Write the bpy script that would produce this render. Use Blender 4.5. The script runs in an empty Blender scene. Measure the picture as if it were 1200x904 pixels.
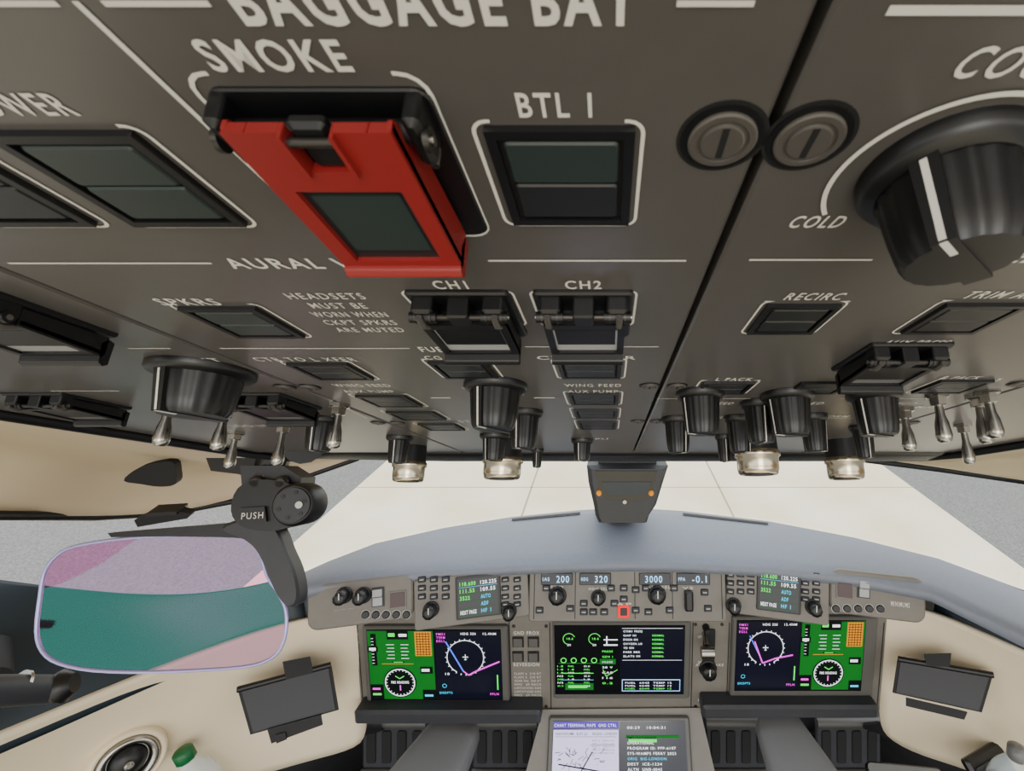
import bpy, math, random
from mathutils import Vector, Matrix
random.seed(3)
R=math.radians
F,CX,CY=545.0,713.0,452.0
PITCH=R(14.5)
CAM=Vector((0,0,1.55))
FW=Vector((0,math.cos(PITCH),-math.sin(PITCH))); UP=Vector((0,math.sin(PITCH),math.cos(PITCH))); RT=Vector((1,0,0))
def ray(px,py): return RT*((px-CX)/F)+FW+UP*((CY-py)/F)
def at(px,py,t): return CAM+ray(px,py)*t
# ---------------------------------------------------------------- materials
def lin(c):
    o=[]
    for v in c[:3]:
        v=v/255.0
        o.append(v/12.92 if v<=0.04045 else ((v+0.055)/1.055)**2.4)
    return (o[0],o[1],o[2],1)
def mat(name,col,rough=.5,metal=0,noise=0.0,nscale=60,bump=0.0,emit=0,spec=.5,coat=0):
    m=bpy.data.materials.new(name); m.use_nodes=True
    nt=m.node_tree; b=nt.nodes['Principled BSDF']
    c=lin(col)
    b.inputs['Base Color'].default_value=c
    b.inputs['Roughness'].default_value=rough
    b.inputs['Metallic'].default_value=metal
    b.inputs['Specular IOR Level'].default_value=spec
    if coat: b.inputs['Coat Weight'].default_value=coat
    if emit:
        b.inputs['Emission Color'].default_value=c
        b.inputs['Emission Strength'].default_value=emit
    if noise or bump:
        tc=nt.nodes.new('ShaderNodeTexCoord'); nz=nt.nodes.new('ShaderNodeTexNoise')
        nz.inputs['Scale'].default_value=nscale; nz.inputs['Detail'].default_value=5
        nt.links.new(tc.outputs['Object'],nz.inputs['Vector'])
        if noise:
            rp=nt.nodes.new('ShaderNodeValToRGB')
            rp.color_ramp.elements[0].position=.3; rp.color_ramp.elements[1].position=.7
            rp.color_ramp.elements[0].color=tuple(max(0,x*(1-noise)) for x in c[:3])+(1,)
            rp.color_ramp.elements[1].color=tuple(min(1,x*(1+noise)) for x in c[:3])+(1,)
            nt.links.new(nz.outputs['Fac'],rp.inputs['Fac']); nt.links.new(rp.outputs['Color'],b.inputs['Base Color'])
        if bump:
            bp=nt.nodes.new('ShaderNodeBump'); bp.inputs['Strength'].default_value=bump; bp.inputs['Distance'].default_value=.01
            nt.links.new(nz.outputs['Fac'],bp.inputs['Height']); nt.links.new(bp.outputs['Normal'],b.inputs['Normal'])
    return m
PANEL=mat('panel_paint',(77,74,71),.30,noise=.03,nscale=9)
SEAM=mat('seam_black',(8,8,9),.7)
WHITE=mat('legend_white',(205,202,192),.5,emit=.05)
BLACK=mat('black_plastic',(12,12,14),.42,noise=.1)
BLACKM=mat('black_matte',(13,13,15),.7)
KNOB=mat('knob_black',(8,8,9),.4)
DARK=mat('dark_grey_plastic',(42,43,47),.5,noise=.08)
RED=mat('guard_red',(128,28,26),.45)
STEEL=mat('steel',(165,162,155),.25,1)
BRASS=mat('nickel_warm',(190,178,155),.22,1)
LENSG=mat('lens_green',(38,48,46),.38)
LENSD=mat('lens_dark',(26,28,29),.4)
LENSW=mat('lens_clear',(150,150,150),.3,coat=.3)
LENSC=mat('lens_smoked',(100,100,99),.3)
SCREW=mat('screw_dark',(62,59,56),.35,.7)
SCREWL=mat('fastener_grey',(80,76,72),.4,.2)
GREYT=mat('glareshield_grey',(112,117,127),.5,noise=.04,nscale=90)
FACE=mat('instrument_panel_grey',(106,101,93),.5,noise=.05,nscale=40)
BEZ=mat('bezel_grey',(80,78,74),.45)
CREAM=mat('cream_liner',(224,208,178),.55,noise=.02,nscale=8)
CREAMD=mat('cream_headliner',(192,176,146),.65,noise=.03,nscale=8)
SCRN=mat('screen_black',(4,5,9),.15,coat=.2)
NAVY=mat('screen_navy',(6,8,26),.2,emit=.35)
def em(n,c,s=1.0):
    return mat(n,c,.6,emit=s,spec=.1)
E_G=em('px_green',(8,92,26),.75); E_G2=em('px_green_bright',(60,225,70),1.0)
E_W=em('px_white',(225,230,235),.95); E_M=em('px_magenta',(215,40,205),1.2); E_B=em('px_blue',(70,100,235),1.1)
E_C=em('px_cyan',(50,180,215),1.0); E_O=em('px_amber',(190,120,32),.9); E_LAV=em('px_lavender',(200,194,230),.85)
E_P=em('px_purple',(80,55,170),.8); E_DK=em('px_dark',(6,12,12),.2); E_R=em('px_red',(220,30,30),1.0); E_LB=em('px_lightblue',(150,200,240),1.1)
TEAL=mat('sill_teal',(20,33,41),.4,noise=.1)
COLUMN=mat('column_grey',(118,119,121),.5)
# ---------------------------------------------------------------- text
_tc={}
def glyph(s,off=.012,it=False):
    k=(s,off,it)
    if k in _tc: return _tc[k]
    cu=bpy.data.curves.new('t','FONT'); cu.body=s; cu.offset=off; cu.resolution_u=3; cu.space_character=1.22
    if it: cu.shear=.25
    ob=bpy.data.objects.new('t',cu); bpy.context.scene.collection.objects.link(ob)
    dg=bpy.context.evaluated_depsgraph_get(); dg.update()
    me=bpy.data.meshes.new_from_object(ob.evaluated_get(dg))
    vs=[(v.co.x,v.co.y) for v in me.vertices]; fs=[tuple(p.vertices) for p in me.polygons]
    x0=min(v[0] for v in vs); x1=max(v[0] for v in vs); y0=0.0; y1=.7
    ymx=max(v[1] for v in vs)
    if ymx>.3: y1=ymx
    vs=[((x-x0)/(x1-x0),(y-y0)/(y1-y0)) for x,y in vs]
    asp=(x1-x0)/(y1-y0)
    bpy.data.objects.remove(ob); bpy.data.meshes.remove(me); bpy.data.curves.remove(cu)
    _tc[k]=(vs,fs,asp); return _tc[k]
# ---------------------------------------------------------------- mesh builder
I4=Matrix.Identity(4)
def Tr(x,y,z): return Matrix.Translation((x,y,z))
def rot(a,ax): return Matrix.Rotation(R(a),4,ax)
def rrect(x0,x1,y0,y1,r,n=4):
    r=min(r,abs(x1-x0)/2.01,abs(y1-y0)/2.01); p=[]
    for cx,cy,a in ((x1-r,y1-r,0),(x0+r,y1-r,90),(x0+r,y0+r,180),(x1-r,y0+r,270)):
        for i in range(n+1):
            t=R(a+90*i/n); p.append((cx+r*math.cos(t),cy+r*math.sin(t)))
    return p
def catmull(P,steps=(0,.33,.66)):
    P2=[Vector(p) for p in P]; sm=[]
    for i in range(len(P2)):
        a,b_,c,d=P2[i-1],P2[i],P2[(i+1)%len(P2)],P2[(i+2)%len(P2)]
        for t in steps:
            sm.append(tuple(.5*((2*b_)+(c-a)*t+(2*a-5*b_+4*c-d)*t*t+(3*b_-a-3*c+d)*t**3)))
    return sm
class MB:
    def __init__(s): s.v=[];s.f=[];s.m=[];s.sm=[];s.mats=[]
    def mi(s,m):
        if m not in s.mats: s.mats.append(m)
        return s.mats.index(m)
    def add(s,vs,fs,m,M=None,smooth=False):
        b=len(s.v); i=s.mi(m)
        for v in vs:
            v=Vector(v)
            s.v.append(M@v if M else v)
        for f in fs: s.f.append([b+j for j in f]); s.m.append(i); s.sm.append(smooth)
    def box(s,x0,x1,y0,y1,z0,z1,m,M=None):
        s.prism([(x0,y0),(x1,y0),(x1,y1),(x0,y1)],z0,z1,m,M=M)
    def prism(s,pts,z0,z1,m,top=None,M=None,smooth=False):
        a=sum(pts[i][0]*pts[(i+1)%len(pts)][1]-pts[(i+1)%len(pts)][0]*pts[i][1] for i in range(len(pts)))
        if a<0:
            pts=pts[::-1]; top=top[::-1] if top else None
        n=len(pts); tp=top or pts
        vs=[(p[0],p[1],z0) for p in pts]+[(p[0],p[1],z1) for p in tp]
        fs=[list(range(n))[::-1],[n+i for i in range(n)]]
        s.add(vs,fs,m,M)
        s.add(vs,[[i,(i+1)%n,n+(i+1)%n,n+i] for i in range(n)],m,M,smooth)
    def chip(s,x0,x1,y0,y1,z0,z1,m,r=.01,b=None,M=None):
        b=b if b is not None else min(abs(z1-z0)*.4,r)
        p=rrect(x0,x1,y0,y1,r); q=rrect(x0+b,x1-b,y0+b,y1-b,max(r-b*.5,r*.3))
        s.prism(p,z0,z1-b,m,M=M); s.prism(p,z1-b,z1,m,top=q,M=M)
    def lathe(s,prof,m,n=28,M=None,fn=None,smooth=True):
        vs=[];fs=[]
        for k,(r,z) in enumerate(prof):
            for i in range(n):
                t=2*math.pi*i/n; rr=r*(fn(t,k) if fn else 1)
                vs.append((rr*math.cos(t),rr*math.sin(t),z))
        for k in range(len(prof)-1):
            for i in range(n):
                j=(i+1)%n; fs.append([k*n+i,k*n+j,(k+1)*n+j,(k+1)*n+i])
        s.add(vs,fs,m,M,smooth)
        s.add(vs,[[i for i in range(n)][::-1],[(len(prof)-1)*n+i for i in range(n)]],m,M,False)
    def ribbon(s,pts,w,z,m,closed=False,th=None,M=None):
        n=len(pts); h=th or w*.25
        rng=range(n if closed else n-1)
        L=[];Rr=[]
        for i in range(n):
            p=Vector(pts[i][:2])
            a=Vector(pts[i-1][:2]) if (i>0 or closed) else None
            c=Vector(pts[(i+1)%n][:2]) if (i<n-1 or closed) else None
            d1=(p-a).normalized() if a is not None else None
            d2=(c-p).normalized() if c is not None else None
            d1=d1 or d2; d2=d2 or d1
            n1=Vector((-d1.y,d1.x)); n2=Vector((-d2.y,d2.x)); nn=n1+n2
            nn=n1 if nn.length<1e-6 else nn.normalized()
            k=w/2/max(.4,nn.dot(n1)); L.append(p+nn*k); Rr.append(p-nn*k)
        vs=[(q.x,q.y,z+h) for q in L]+[(q.x,q.y,z+h) for q in Rr]
        s.add(vs,[[i,n+i,n+(i+1)%n,(i+1)%n] for i in rng],m,M)
    def ring(s,cx,cy,r,w,z,m,n=32,a0=0,a1=360,M=None):
        cl=(a1-a0)>=360
        pts=[(cx+r*math.cos(R(a0+(a1-a0)*i/n)),cy+r*math.sin(R(a0+(a1-a0)*i/n))) for i in range(n if cl else n+1)]
        s.ribbon(pts,w,z,m,cl,M=M)
    def text(s,t,x0,x1,y0,y1,z,m,off=.012,it=False,M=None):
        vs,fs,asp=glyph(t,off,it)
        if x1 is None: x1=x0+(y1-y0)*asp
        s.add([(x0+(x1-x0)*a,y0+(y1-y0)*b,z) for a,b in vs],fs,m,M)
    def tube(s,pts,r,m,n=12,M=None,cap=True):
        P=[Vector(p) for p in pts]; rs=r if isinstance(r,(list,tuple)) else [r]*len(P)
        vs=[];fs=[]; up=Vector((0,0,1)); prev=None
        for i,p in enumerate(P):
            d=(P[min(i+1,len(P)-1)]-P[max(i-1,0)]).normalized()
            if prev is None:
                a=d.cross(up)
                if a.length<.1: a=d.cross(Vector((1,0,0)))
            else: a=prev-d*prev.dot(d)
            a.normalize(); prev=a; b=d.cross(a)
            for k in range(n):
                t=2*math.pi*k/n; vs.append(p+(a*math.cos(t)+b*math.sin(t))*rs[i])
        for i in range(len(P)-1):
            for k in range(n):
                j=(k+1)%n; fs.append([i*n+k,i*n+j,(i+1)*n+j,(i+1)*n+k])
        s.add(vs,fs,m,M,True)
        if cap: s.add(vs,[list(range(n))[::-1],[(len(P)-1)*n+k for k in range(n)]],m,M)
    def grid(s,rows,m,smooth=True,M=None):
        nc=len(rows[0]); vs=[p for r in rows for p in r]
        s.add(vs,[[i*nc+j,i*nc+j+1,(i+1)*nc+j+1,(i+1)*nc+j] for i in range(len(rows)-1) for j in range(nc-1)],m,M,smooth)
    def build(s,name,M=I4,parent=None,bevel=0,solid=0,subsurf=0):
        me=bpy.data.meshes.new(name); me.from_pydata([tuple(v) for v in s.v],[],s.f)
        for m in s.mats: me.materials.append(m)
        me.polygons.foreach_set('material_index',s.m); me.polygons.foreach_set('use_smooth',s.sm); me.update()
        ob=bpy.data.objects.new(name,me); bpy.context.scene.collection.objects.link(ob)
        if parent:
            ob.parent=parent; ob.matrix_basis=M
        else: ob.matrix_world=M
        if subsurf:
            md=ob.modifiers.new('s','SUBSURF'); md.levels=subsurf; md.render_levels=subsurf
        if solid:
            md=ob.modifiers.new('t','SOLIDIFY'); md.thickness=solid; md.offset=0
        if bevel:
            md=ob.modifiers.new('b','BEVEL'); md.width=bevel; md.segments=2; md.limit_method='ANGLE'; md.angle_limit=R(40)
        return ob
def empty(name,M=I4):
    e=bpy.data.objects.new(name,None); e.empty_display_size=.05
    bpy.context.scene.collection.objects.link(e); e.matrix_world=M; return e
class Frame:
    def __init__(s,o,x,y,sc=1.0):
        x=Vector(x).normalized(); y=Vector(y).normalized(); z=x.cross(y).normalized(); y=z.cross(x)
        M=Matrix.Identity(4)
        for i in range(3):
            M[i][0]=x[i]*sc; M[i][1]=y[i]*sc; M[i][2]=z[i]*sc; M[i][3]=o[i]
        s.M=M; s.inv=M.inverted()
    def px(s,px,py,t=0):
        c=s.inv@CAM; d=s.inv.to_3x3()@ray(px,py); k=(t-c.z)/d.z; q=c+d*k; return (q.x,q.y)
    def rect(s,x0,y0,x1,y1,t=0):
        a=s.px(x0,y0,t);b=s.px(x1,y0,t);c=s.px(x1,y1,t);d=s.px(x0,y1,t)
        return ((a[0]+d[0])/2,(b[0]+c[0])/2,(c[1]+d[1])/2,(a[1]+b[1])/2)
# ================================================================ OVERHEAD
S=.057
TH=R(29.5)
V=Vector((0,math.cos(TH),-math.sin(TH))); N=Vector((0,-math.sin(TH),-math.cos(TH)))
HO=.966
OV=Frame(CAM-N*(HO*S),(1,0,0),-V,S)
def ovp(u,v): return (u,-(v-.259))
oh=empty('overhead_panel',OV.M)
b=MB()
segs=[(-6.1,-2.52),(-2.52,.43),(.43,3.35),(3.35,6.0)]
g=.016
vrows=[(-1.0,8.35)]
for a,c in segs:
    for v0,v1 in vrows:
        b.chip(a+g,c-g,-(v1-.259),-(v0-.259),-.25,0,PANEL,r=.03,b=.012)
b.box(-6.1,6.0,-8.1,1.2,-.5,-.12,SEAM)
b.build('panel_plates',parent=oh)
b=MB()
prof=[(8.36,-.3),(8.36,.0),(8.5,.05),(8.9,.10),(9.2,.06),(9.3,-.06),(9.3,-.3)]
rows=[]
for u in [-6.15,-5.9,-3,0,3,5.8,6.05]:
    e=0 if abs(u)<5.85 else -.12
    rows.append([(u,-(v-.259)-(e*-.6 if v>8.4 else 0),z+e*.5) for v,z in prof])
b.grid(rows,BLACK)
b.build('forward_lip',parent=oh)
b=MB()
for uu in (-6.15,6.05):
    b.tube([(uu,1.0,0.0),(uu,-4,0.02),(uu,-8,.04),(uu*.985,-9.0,.0)],.07,BLACK)
b.build('edge_trim',parent=oh)
# legends
b=MB()
def T(s,x0,x1,yb,cap,it=False,off=.012):
    a=OV.px(x0,yb); c=OV.px(x1,yb); b.text(s,a[0],c[0],a[1],a[1]+cap*.9,.003,WHITE,off,it)
def L(*pts,w=.012,closed=False): b.ribbon([OV.px(*p) for p in pts],w,.002,WHITE,closed,th=.001)
def TC(s,cx,yb,cap,w,it=False):
    a=OV.px(cx,yb); b.text(s,a[0]-w/2,a[0]+w/2,a[1],a[1]+cap,.003,WHITE,.005,it)
T('BAGGAGE BAY',288,748,27,.105,off=.030); T('SMOKE',252,416,82,.082,off=.022); T('BTL 1',609,694,136,.078,off=.018)
T('POWER',-32,96,134,.072,off=.015); T('COCKPIT',1112,1330,90,.085,it=True,off=.015)
T('COLD',923,984,266,.075,it=True,off=.015); T('AURAL WARN',274,500,314,.088,off=.018)
T('CH1',511,550,338,.085,off=.015); T('CH2',663,705,338,.085,off=.015); T('SPKRS',192,262,357,.08)
for i,(t,w) in enumerate((('HEADSETS',.36),('MUST BE',.27),('WORN WHEN',.38),('CKPT SPKRS',.38),('ARE MUTED',.37))):
    a=OV.px(382,350); yy=a[1]-i*.105
    b.text(t,-1.32-w/2,-1.32+w/2,yy,yy+.062,.003,WHITE,.003)
T('RECIRC',917,985,351,.08,it=True,off=.01); T('TRIM AIR',1127,1215,349,.08,it=True); T('FEED',1150,1212,307,.1,it=True,off=.015)
T('AUX PRESS',1030,1106,404,.09,it=True); T('CTR TO L XFER',303,420,423,.085,off=.004); T('FUEL',495,530,412,.1,off=.02)
T('CG XFER',500,560,421,.08); T('CTR XFER',630,745,421,.08); T('L PACK',838,880,446,.09); T('R PACK',1100,1145,444,.09)
for cx in (435,695):
    TC('WING FEED',cx-8 if cx<600 else cx,453,.085,.45); TC('AUX PUMP',cx+(0 if cx<600 else 0),460,.085,.42)
TC('WING XFER',574,457,.09,.42); TC('ENG BLEED',832,474,.1,.42); TC('XBLEED',940,474,.1,.36); TC('R BLEED',1045,474,.1,.4)
TC('BATT',240,425,.1,.3); TC('AUTO',600,463,.08,.22); TC('TEST',30,380,.08,.22); TC('IGNITION',860,490,.1,.45); TC('APU',700,515,.12,.3); TC('START',560,495,.12,.4)
TC('OFF',905,500,.1,.2); TC('NORM',975,489,.1,.3); TC('MAN',1085,478,.1,.25); TC('LDG LTS',300,500,.12,.5); TC('TAXI',380,490,.12,.3)
L((-60,3),(68,3)); L((121,3),(246,3)); L((793,3),(884,3)); L((1040,11),(1300,11),w=.02)
L((88,0),(396,291),w=.014)
L((10,308),(248,308)); L((572,305),(804,305)); L((878,304),(1022,304))
L((258,408),(480,408)); L((615,406),(772,406)); L((150,408),(200,408)); L((60,458),(140,458)); L((770,467),(900,467)); L((985,467),(1100,467)); L((505,466),(528,466),w=.03); L((626,466),(650,466),w=.03)
L((820,490),(1000,490)); L((400,475),(430,490))
def hook(x0,y0,x1,y1,w=.011,r=.04,gap=None):
    u0,v0,u1,v1=x0,y0,x1,y1
    q=rrect(u0,u1,-(v1-.259),-(v0-.259),r)
    k=5
    q=q[k:]+q[:k]
    top_y=-(v0-.259); gp=gap if gap is not None else .04
    pts=[(u0+gp,top_y)]+q+[(u1-gp,top_y)]
    b.ribbon(pts,w,.002,WHITE,th=.001)
hook(-.355,1.235,.092,1.685,gap=.05)
hook(-.985,1.10,-.425,1.75,gap=.07,r=.06)
hook(-1.665,1.25,-1.225,1.695,gap=.05); hook(-2.17,1.25,-1.74,1.695,gap=.0)
hook(.745,2.30,1.155,2.72,gap=0); hook(1.59,2.29,2.06,2.72,gap=0); hook(-2.14,2.33,-1.70,2.78,gap=.02)
hook(-.95,2.19,-.44,2.6,gap=.1); hook(-.36,2.19,.13,2.6,gap=.1)
for u0,u1,v0,v1 in ((-2.21,-1.74,3.22,3.68),(-1.24,-.79,3.18,3.64),(-.38,.12,3.18,3.64),(-.38,.12,4.05,4.55),(-.38,.12,4.70,5.2),(-.38,.12,5.33,5.9),
    (-2.24,-1.73,4.13,4.64),(-2.29,-1.73,4.82,5.3),(-2.24,-1.73,5.5,6.0),(.71,1.17,3.7,4.12),(2.52,2.99,3.65,4.1)):
    hook(u0,v0,u1,v1,gap=0,w=.013)
cu,cv=ovp(.975,1.45)
b.ring(cu,cv,.30,.016,.002,WHITE,a0=50,a1=215)
b.build('legends',parent=oh)
# ---- pushbuttons
def korry(u0,u1,v0,v1,lens=LENSD,lens2=None,name='pushbutton_switch'):
    w=(u1-u0)/2; h=(v1-v0)/2; k=MB()
    t=.028
    for x0,x1,y0,y1 in ((-w,-w+t,-h,h),(w-t,w,-h,h),(-w+t,w-t,h-t,h),(-w+t,w-t,-h,-h+t)):
        k.box(x0,x1,y0,y1,.0005,.022,BLACK)
    k.box(-w+t,w-t,-h+t,h-t,.0005,.004,SEAM)
    i=t+.014
    k.chip(-w+i,w-i,.004,h-i,.004,.02,lens,r=.012,b=.006)
    k.chip(-w+i,w-i,-h+i,-.004,.004,.02,lens2 or LENSD,r=.012,b=.006)
    x,y=ovp((u0+u1)/2,(v0+v1)/2)
    return k.build(name,OV.M@Tr(x,y,0))
korry(-.325,.07,1.25,1.66,LENSG)
korry(-1.64,-1.25,1.265,1.67,LENSG,LENSG); korry(-2.15,-1.77,1.265,1.67)
korry(-2.11,-1.73,2.36,2.75,LENSG,LENSG); korry(.77,1.13,2.33,2.69); korry(1.63,2.03,2.32,2.69)
for q in ((-2.18,-1.77,3.26,3.64),(-1.21,-.82,3.22,3.60),(-.345,.09,3.22,3.60),(-.345,.09,4.09,4.5),(-.345,.09,4.74,5.16),(-.345,.09,5.37,5.86),
    (-2.2,-1.77,4.18,4.6),(-2.25,-1.77,4.86,5.27),(-2.2,-1.77,5.55,5.95),(.74,1.14,3.74,4.08),(1.5,1.57+.33,3.74,4.08),(2.55,2.96,3.69,4.06),(3.6,4.0,3.69,4.06),(3.6,4.0,2.35,2.75)):
    korry(*q)
# ---- guarded switches
Mc=Matrix(((0,0,1,0),(1,0,0,0),(0,1,0,0),(0,0,0,1)))
def guard(u0,u1,v0,v1,h,cm,name='guarded_switch',lens=LENSC,red=False):
    w=(u1-u0)/2; l=(v1-v0)/2; k=MB()
    if red:
        k.chip(-w-.045,w+.055,-l-.01,l+.005,.0005,.012,BLACK,r=.04)
        k.tube([(-w-.03,l-.07,.06),(w+.03,l-.07,.06)],.03,BLACK,16)
        for sx in (-1,1):
            k.chip(sx*(w+.015)-.022,sx*(w+.015)+.022,l-.15,l-.0,.01,.10,BLACK,r=.015)
            k.tube([(sx*(w+.03),l-.07,.085),(sx*(w+.045),l-.07,.085)],.030,SCREW,16)
            k.tube([(sx*(w+.045),l-.07,.085),(sx*(w+.052),l-.07,.085)],.014,STEEL,12)
        k.tube([(w+.02,l-.16,.03),(w+.02,l-.16,.085)],.012,STEEL,10)
    else:
        k.chip(-w-.015,w+.015,-l,l+.02,.0005,.025,BLACK,r=.02)
        for sx in (-1,1):
            k.chip(sx*(w-.06)-.05,sx*(w-.06)+.05,l-.12,l-.01,.02,.10,BLACK,r=.015)
            k.tube([(sx*(w-.12),l-.065,.10),(sx*(w+.005),l-.065,.10)],.028,BLACK,14)
            k.tube([(sx*(w-.028),l-.065,.1),(sx*(w-.020),l-.065,.1)],.032,SCREW,14)
            k.tube([(sx*(w-.09),l-.065,.1),(sx*(w-.097),l-.065,.1)],.032,SCREW,14)
            k.tube([(sx*(w+.004),l-.065,.1),(sx*(w+.009),l-.065,.1)],.014,STEEL,12)
            k.tube([(sx*(w-.05),l-.02,.12),(sx*(w-.05),l-.09,.135),(sx*(w-.05),l-.15,.11)],.016,SCREWL,10)
        k.tube([(-w+.1,l-.065,.10),(w-.1,l-.065,.10)],.016,SCREW,10)
        k.chip(-.05,.05,l-.13,l-.02,.02,.12,BLACK,r=.01)
    k.box(-w+.05,w-.05,-l+.06,l-.16,.012,.06,LENSD)
    yh=(l+.0) if red else (l-.12); yf=-l+.02; z0=h*.72 if not red else .118; z1=h*.88 if not red else h+.005
    sl=math.atan2(z1-z0,yh-yf); ln=(yh-yf)/math.cos(sl)
    M=Tr(0,yh,z0)@Matrix.Rotation(-sl,4,'X')
    wi=w-.02; rw=.055 if red else .035; tb=.19 if red else .05
    for sx in (-1,1):
        k.box(min(sx*wi,sx*(wi-rw)),max(sx*wi,sx*(wi-rw)),-ln,0,-.02,.012,cm,M=M)
        pts=[(yh,.09 if red else .03),(yh,z0),(yf,z1),(yf,.03),(yh-.15,.03)]
        k.prism(pts,sx*wi-.012 if sx>0 else -wi,sx*wi if sx>0 else -wi+.012,cm,M=Mc)
    if red:
        k.box(-wi+rw,-.06,-tb,0,-.02,.012,cm,M=M); k.box(.06,wi-rw,-tb,0,-.02,.012,cm,M=M); k.box(-.06,.06,-tb,-.12,-.02,.012,cm,M=M)
        k.box(-.066,-.055,-.13,.0,-.02,.028,cm,M=M); k.box(.055,.066,-.13,.0,-.02,.028,cm,M=M)
        k.chip(-.045,.045,-.12,.01,-.03,.0,BLACK,r=.012,M=M); k.tube([(-.056,-.03,.01),(.056,-.03,.01)],.012,SCREW,10,M=M)
    else: k.box(-wi+rw,wi-rw,-tb,0,-.02,.012,cm,M=M)
    k.box(-wi+rw,wi-rw,-ln,-ln+.05,-.02,.012,cm,M=M)
    k.box(-wi+rw,wi-rw,-ln+.05,-tb,-.016,-.004,LENSD if red else lens,M=M)
    if red:
        k.box(-wi+rw+.02,wi-rw-.02,-ln*.84,-tb-.03,-.004,-.002,LENSG,M=M)
    else:
        k.box(-wi+rw+.01,wi-rw-.01,-ln+.13,-tb-.03,-.004,0,BLACK,M=M)
    pr=[(yf+.03,z1-.06),(yf+.02,h+.03),(yf-.005,h+.045),(yf-.03,h+.03),(yf-.035,.05),(yf,.04)]
    k.prism(pr,-wi,wi,cm,M=Mc)
    x,y=ovp((u0+u1)/2,(v0+v1)/2)
    return k.build(name,OV.M@Tr(x,y,0),bevel=.006)
guard(-.915,-.48,1.14,1.72,.15,RED,red=True,name='red_guarded_switch')
for q in ((-.915,-.47,2.2,2.72),(-.33,.10,2.2,2.72),(-3.27,-2.79,2.2,2.74),(-5.15,-4.65,4.1,4.7),(-3.3,-2.8,4.1,4.7),(1.58,2.05,2.88,3.4)):
    guard(*q,.15,BLACK,lens=LENSW if q[0] in (-.915,-.33,-3.27) else LENSC)
# ---- knobs
def knob(x,y,h,r,rz=0,line=True,lw=.04):
    k=MB()
    k.lathe([(r*1.3,.0005),(r*1.3,.035),(r*1.22,.055),(r*1.05,.07)],KNOB,40)
    fn=(lambda t,kk:1+.016*math.cos(18*t))
    k.lathe([(r*1.02,.05),(r*.98,.12),(r*.92,h*.7),(r*.86,h-.03),(r*.78,h)],KNOB,108,fn=fn)
    k.prism([(-r*.24,-r*1.02),(r*.24,-r*1.02),(r*.2,r*1.12),(-r*.2,r*1.12)],.06,h+.006,KNOB,top=[(-r*.2,-r*.86),(r*.2,-r*.86),(r*.16,r*.95),(-r*.16,r*.95)])
    if line:
        w=r*lw
        k.add([(-w,r*1.125,.07),(w,r*1.125,.07),(w,r*.962,h),(-w,r*.962,h)],[[0,1,2,3]],WHITE); k.box(-w,w,r*.45,r*.95,h+.006,h+.009,WHITE)
    return k.build('rotary_knob',OV.M@Tr(x,y,0)@rot(rz,'Z'))
x,y=ovp(.985,1.42); knob(x,y,.30,.18,rz=50,lw=.05)
def knobt(px,py,t,r,rz=0):
    x,y=OV.px(px,py,t); knob(x,y,t,r,rz)
for q in ((226,488,.34,.24,12),(578,503,.36,.19,25),(613,526,.38,.14,20),(465,543,.36,.13,0),(372,529,.36,.14,0),(682,540,.3,.12,20),(795,531,.38,.13,-30),(823,509,.36,.155,60),
          (868,530,.38,.12,-40),(893,519,.38,.13,0),(928,510,.36,.17,70),(956,529,.38,.12,-50),(1031,510,.36,.17,60),(1015,537,.38,.11,0),(850,541,.35,.09,0),(578,540,.34,.15,30),(629,548,.3,.08,0)):
    knobt(*q)
# ---- toggles
def toggle(px,py,t=.45):
    x,y=OV.px(px,py,t); k=MB()
    k.lathe([(.10,.0005),(.10,.03),(.07,.04),(.065,.10),(.05,.105)],STEEL,6,smooth=False)
    k.lathe([(.032,.1),(.036,t*.45),(.052,t*.6),(.062,t*.85),(.054,t*.96),(.03,t)],STEEL,20)
    k.build('toggle_switch',OV.M@Tr(x,y,0))
for q in ((187,523,.42),(324,546,.48),(268,549,.46),(254,528,.42),(390,526,.42),(1067,529,.42),(1108,519,.42),(1137,544,.46),(1157,520,.42),(1168,514,.4)):
    toggle(*q)
# ---- eyeball map lights
def mlight(px,py,t,r):
    x,y=OV.px(px,py,t); k=MB()
    k.lathe([(r*.9,-.2),(r*1.0,t*.3),(r*1.02,t*.45)],BLACK,28)
    k.lathe([(r*1.02,t*.45),(r*1.10,t*.5),(r*1.10,t*.58),(r*1.0,t*.62),(r*1.0,t*.85),(r*.95,t*.97),(r*.85,t)],BRASS,32)
    k.lathe([(r*.7,t),(r*.7,t+.005)],LENSD,24)
    k.build('map_reading_light',OV.M@Tr(x,y,0))
for q in ((478,565,.55,.23),(588,562,.55,.26),(889,557,.55,.25),(992,562,.55,.24)): mlight(*q)
# ---- screws
def screw(u,v,r):
    k=MB()
    k.lathe([(r*1.12,.001),(r*1.12,.006)],BLACK,28)
    k.lathe([(r*.94,.006),(r*.94,.012),(r*.88,.016),(r*.72,.016),(r*.70,.011),(r*.62,.011),(r*.60,.017),(r*.55,.019)],SCREWL,36,smooth=False)
    k.box(-r*.09,r*.09,-r*.52,r*.52,.0185,.0205,SEAM)
    x,y=ovp(u,v); k.build('quarter_turn_fastener',OV.M@Tr(x,y,0))
for u,v,r in ((.305,1.294,.098),(.538,1.294,.098),(.33,3.86,.075),(.55,3.86,.075),(-2.62,3.9,.075),(-2.42,3.9,.075),(3.24,3.8,.075),(3.46,3.8,.075),(.33,5.4,.075),(.54,5.4,.075),(-2.63,5.5,.075),(-2.41,5.5,.075),(3.24,5.5,.08),(3.46,5.5,.08)):
    screw(u,v,r)
k=MB()
for u in (.305,.538):
    c=ovp(u,1.294); k.lathe([(.122,.0003),(.122,.002)],SEAM,36,M=Tr(c[0],c[1],0))
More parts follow.
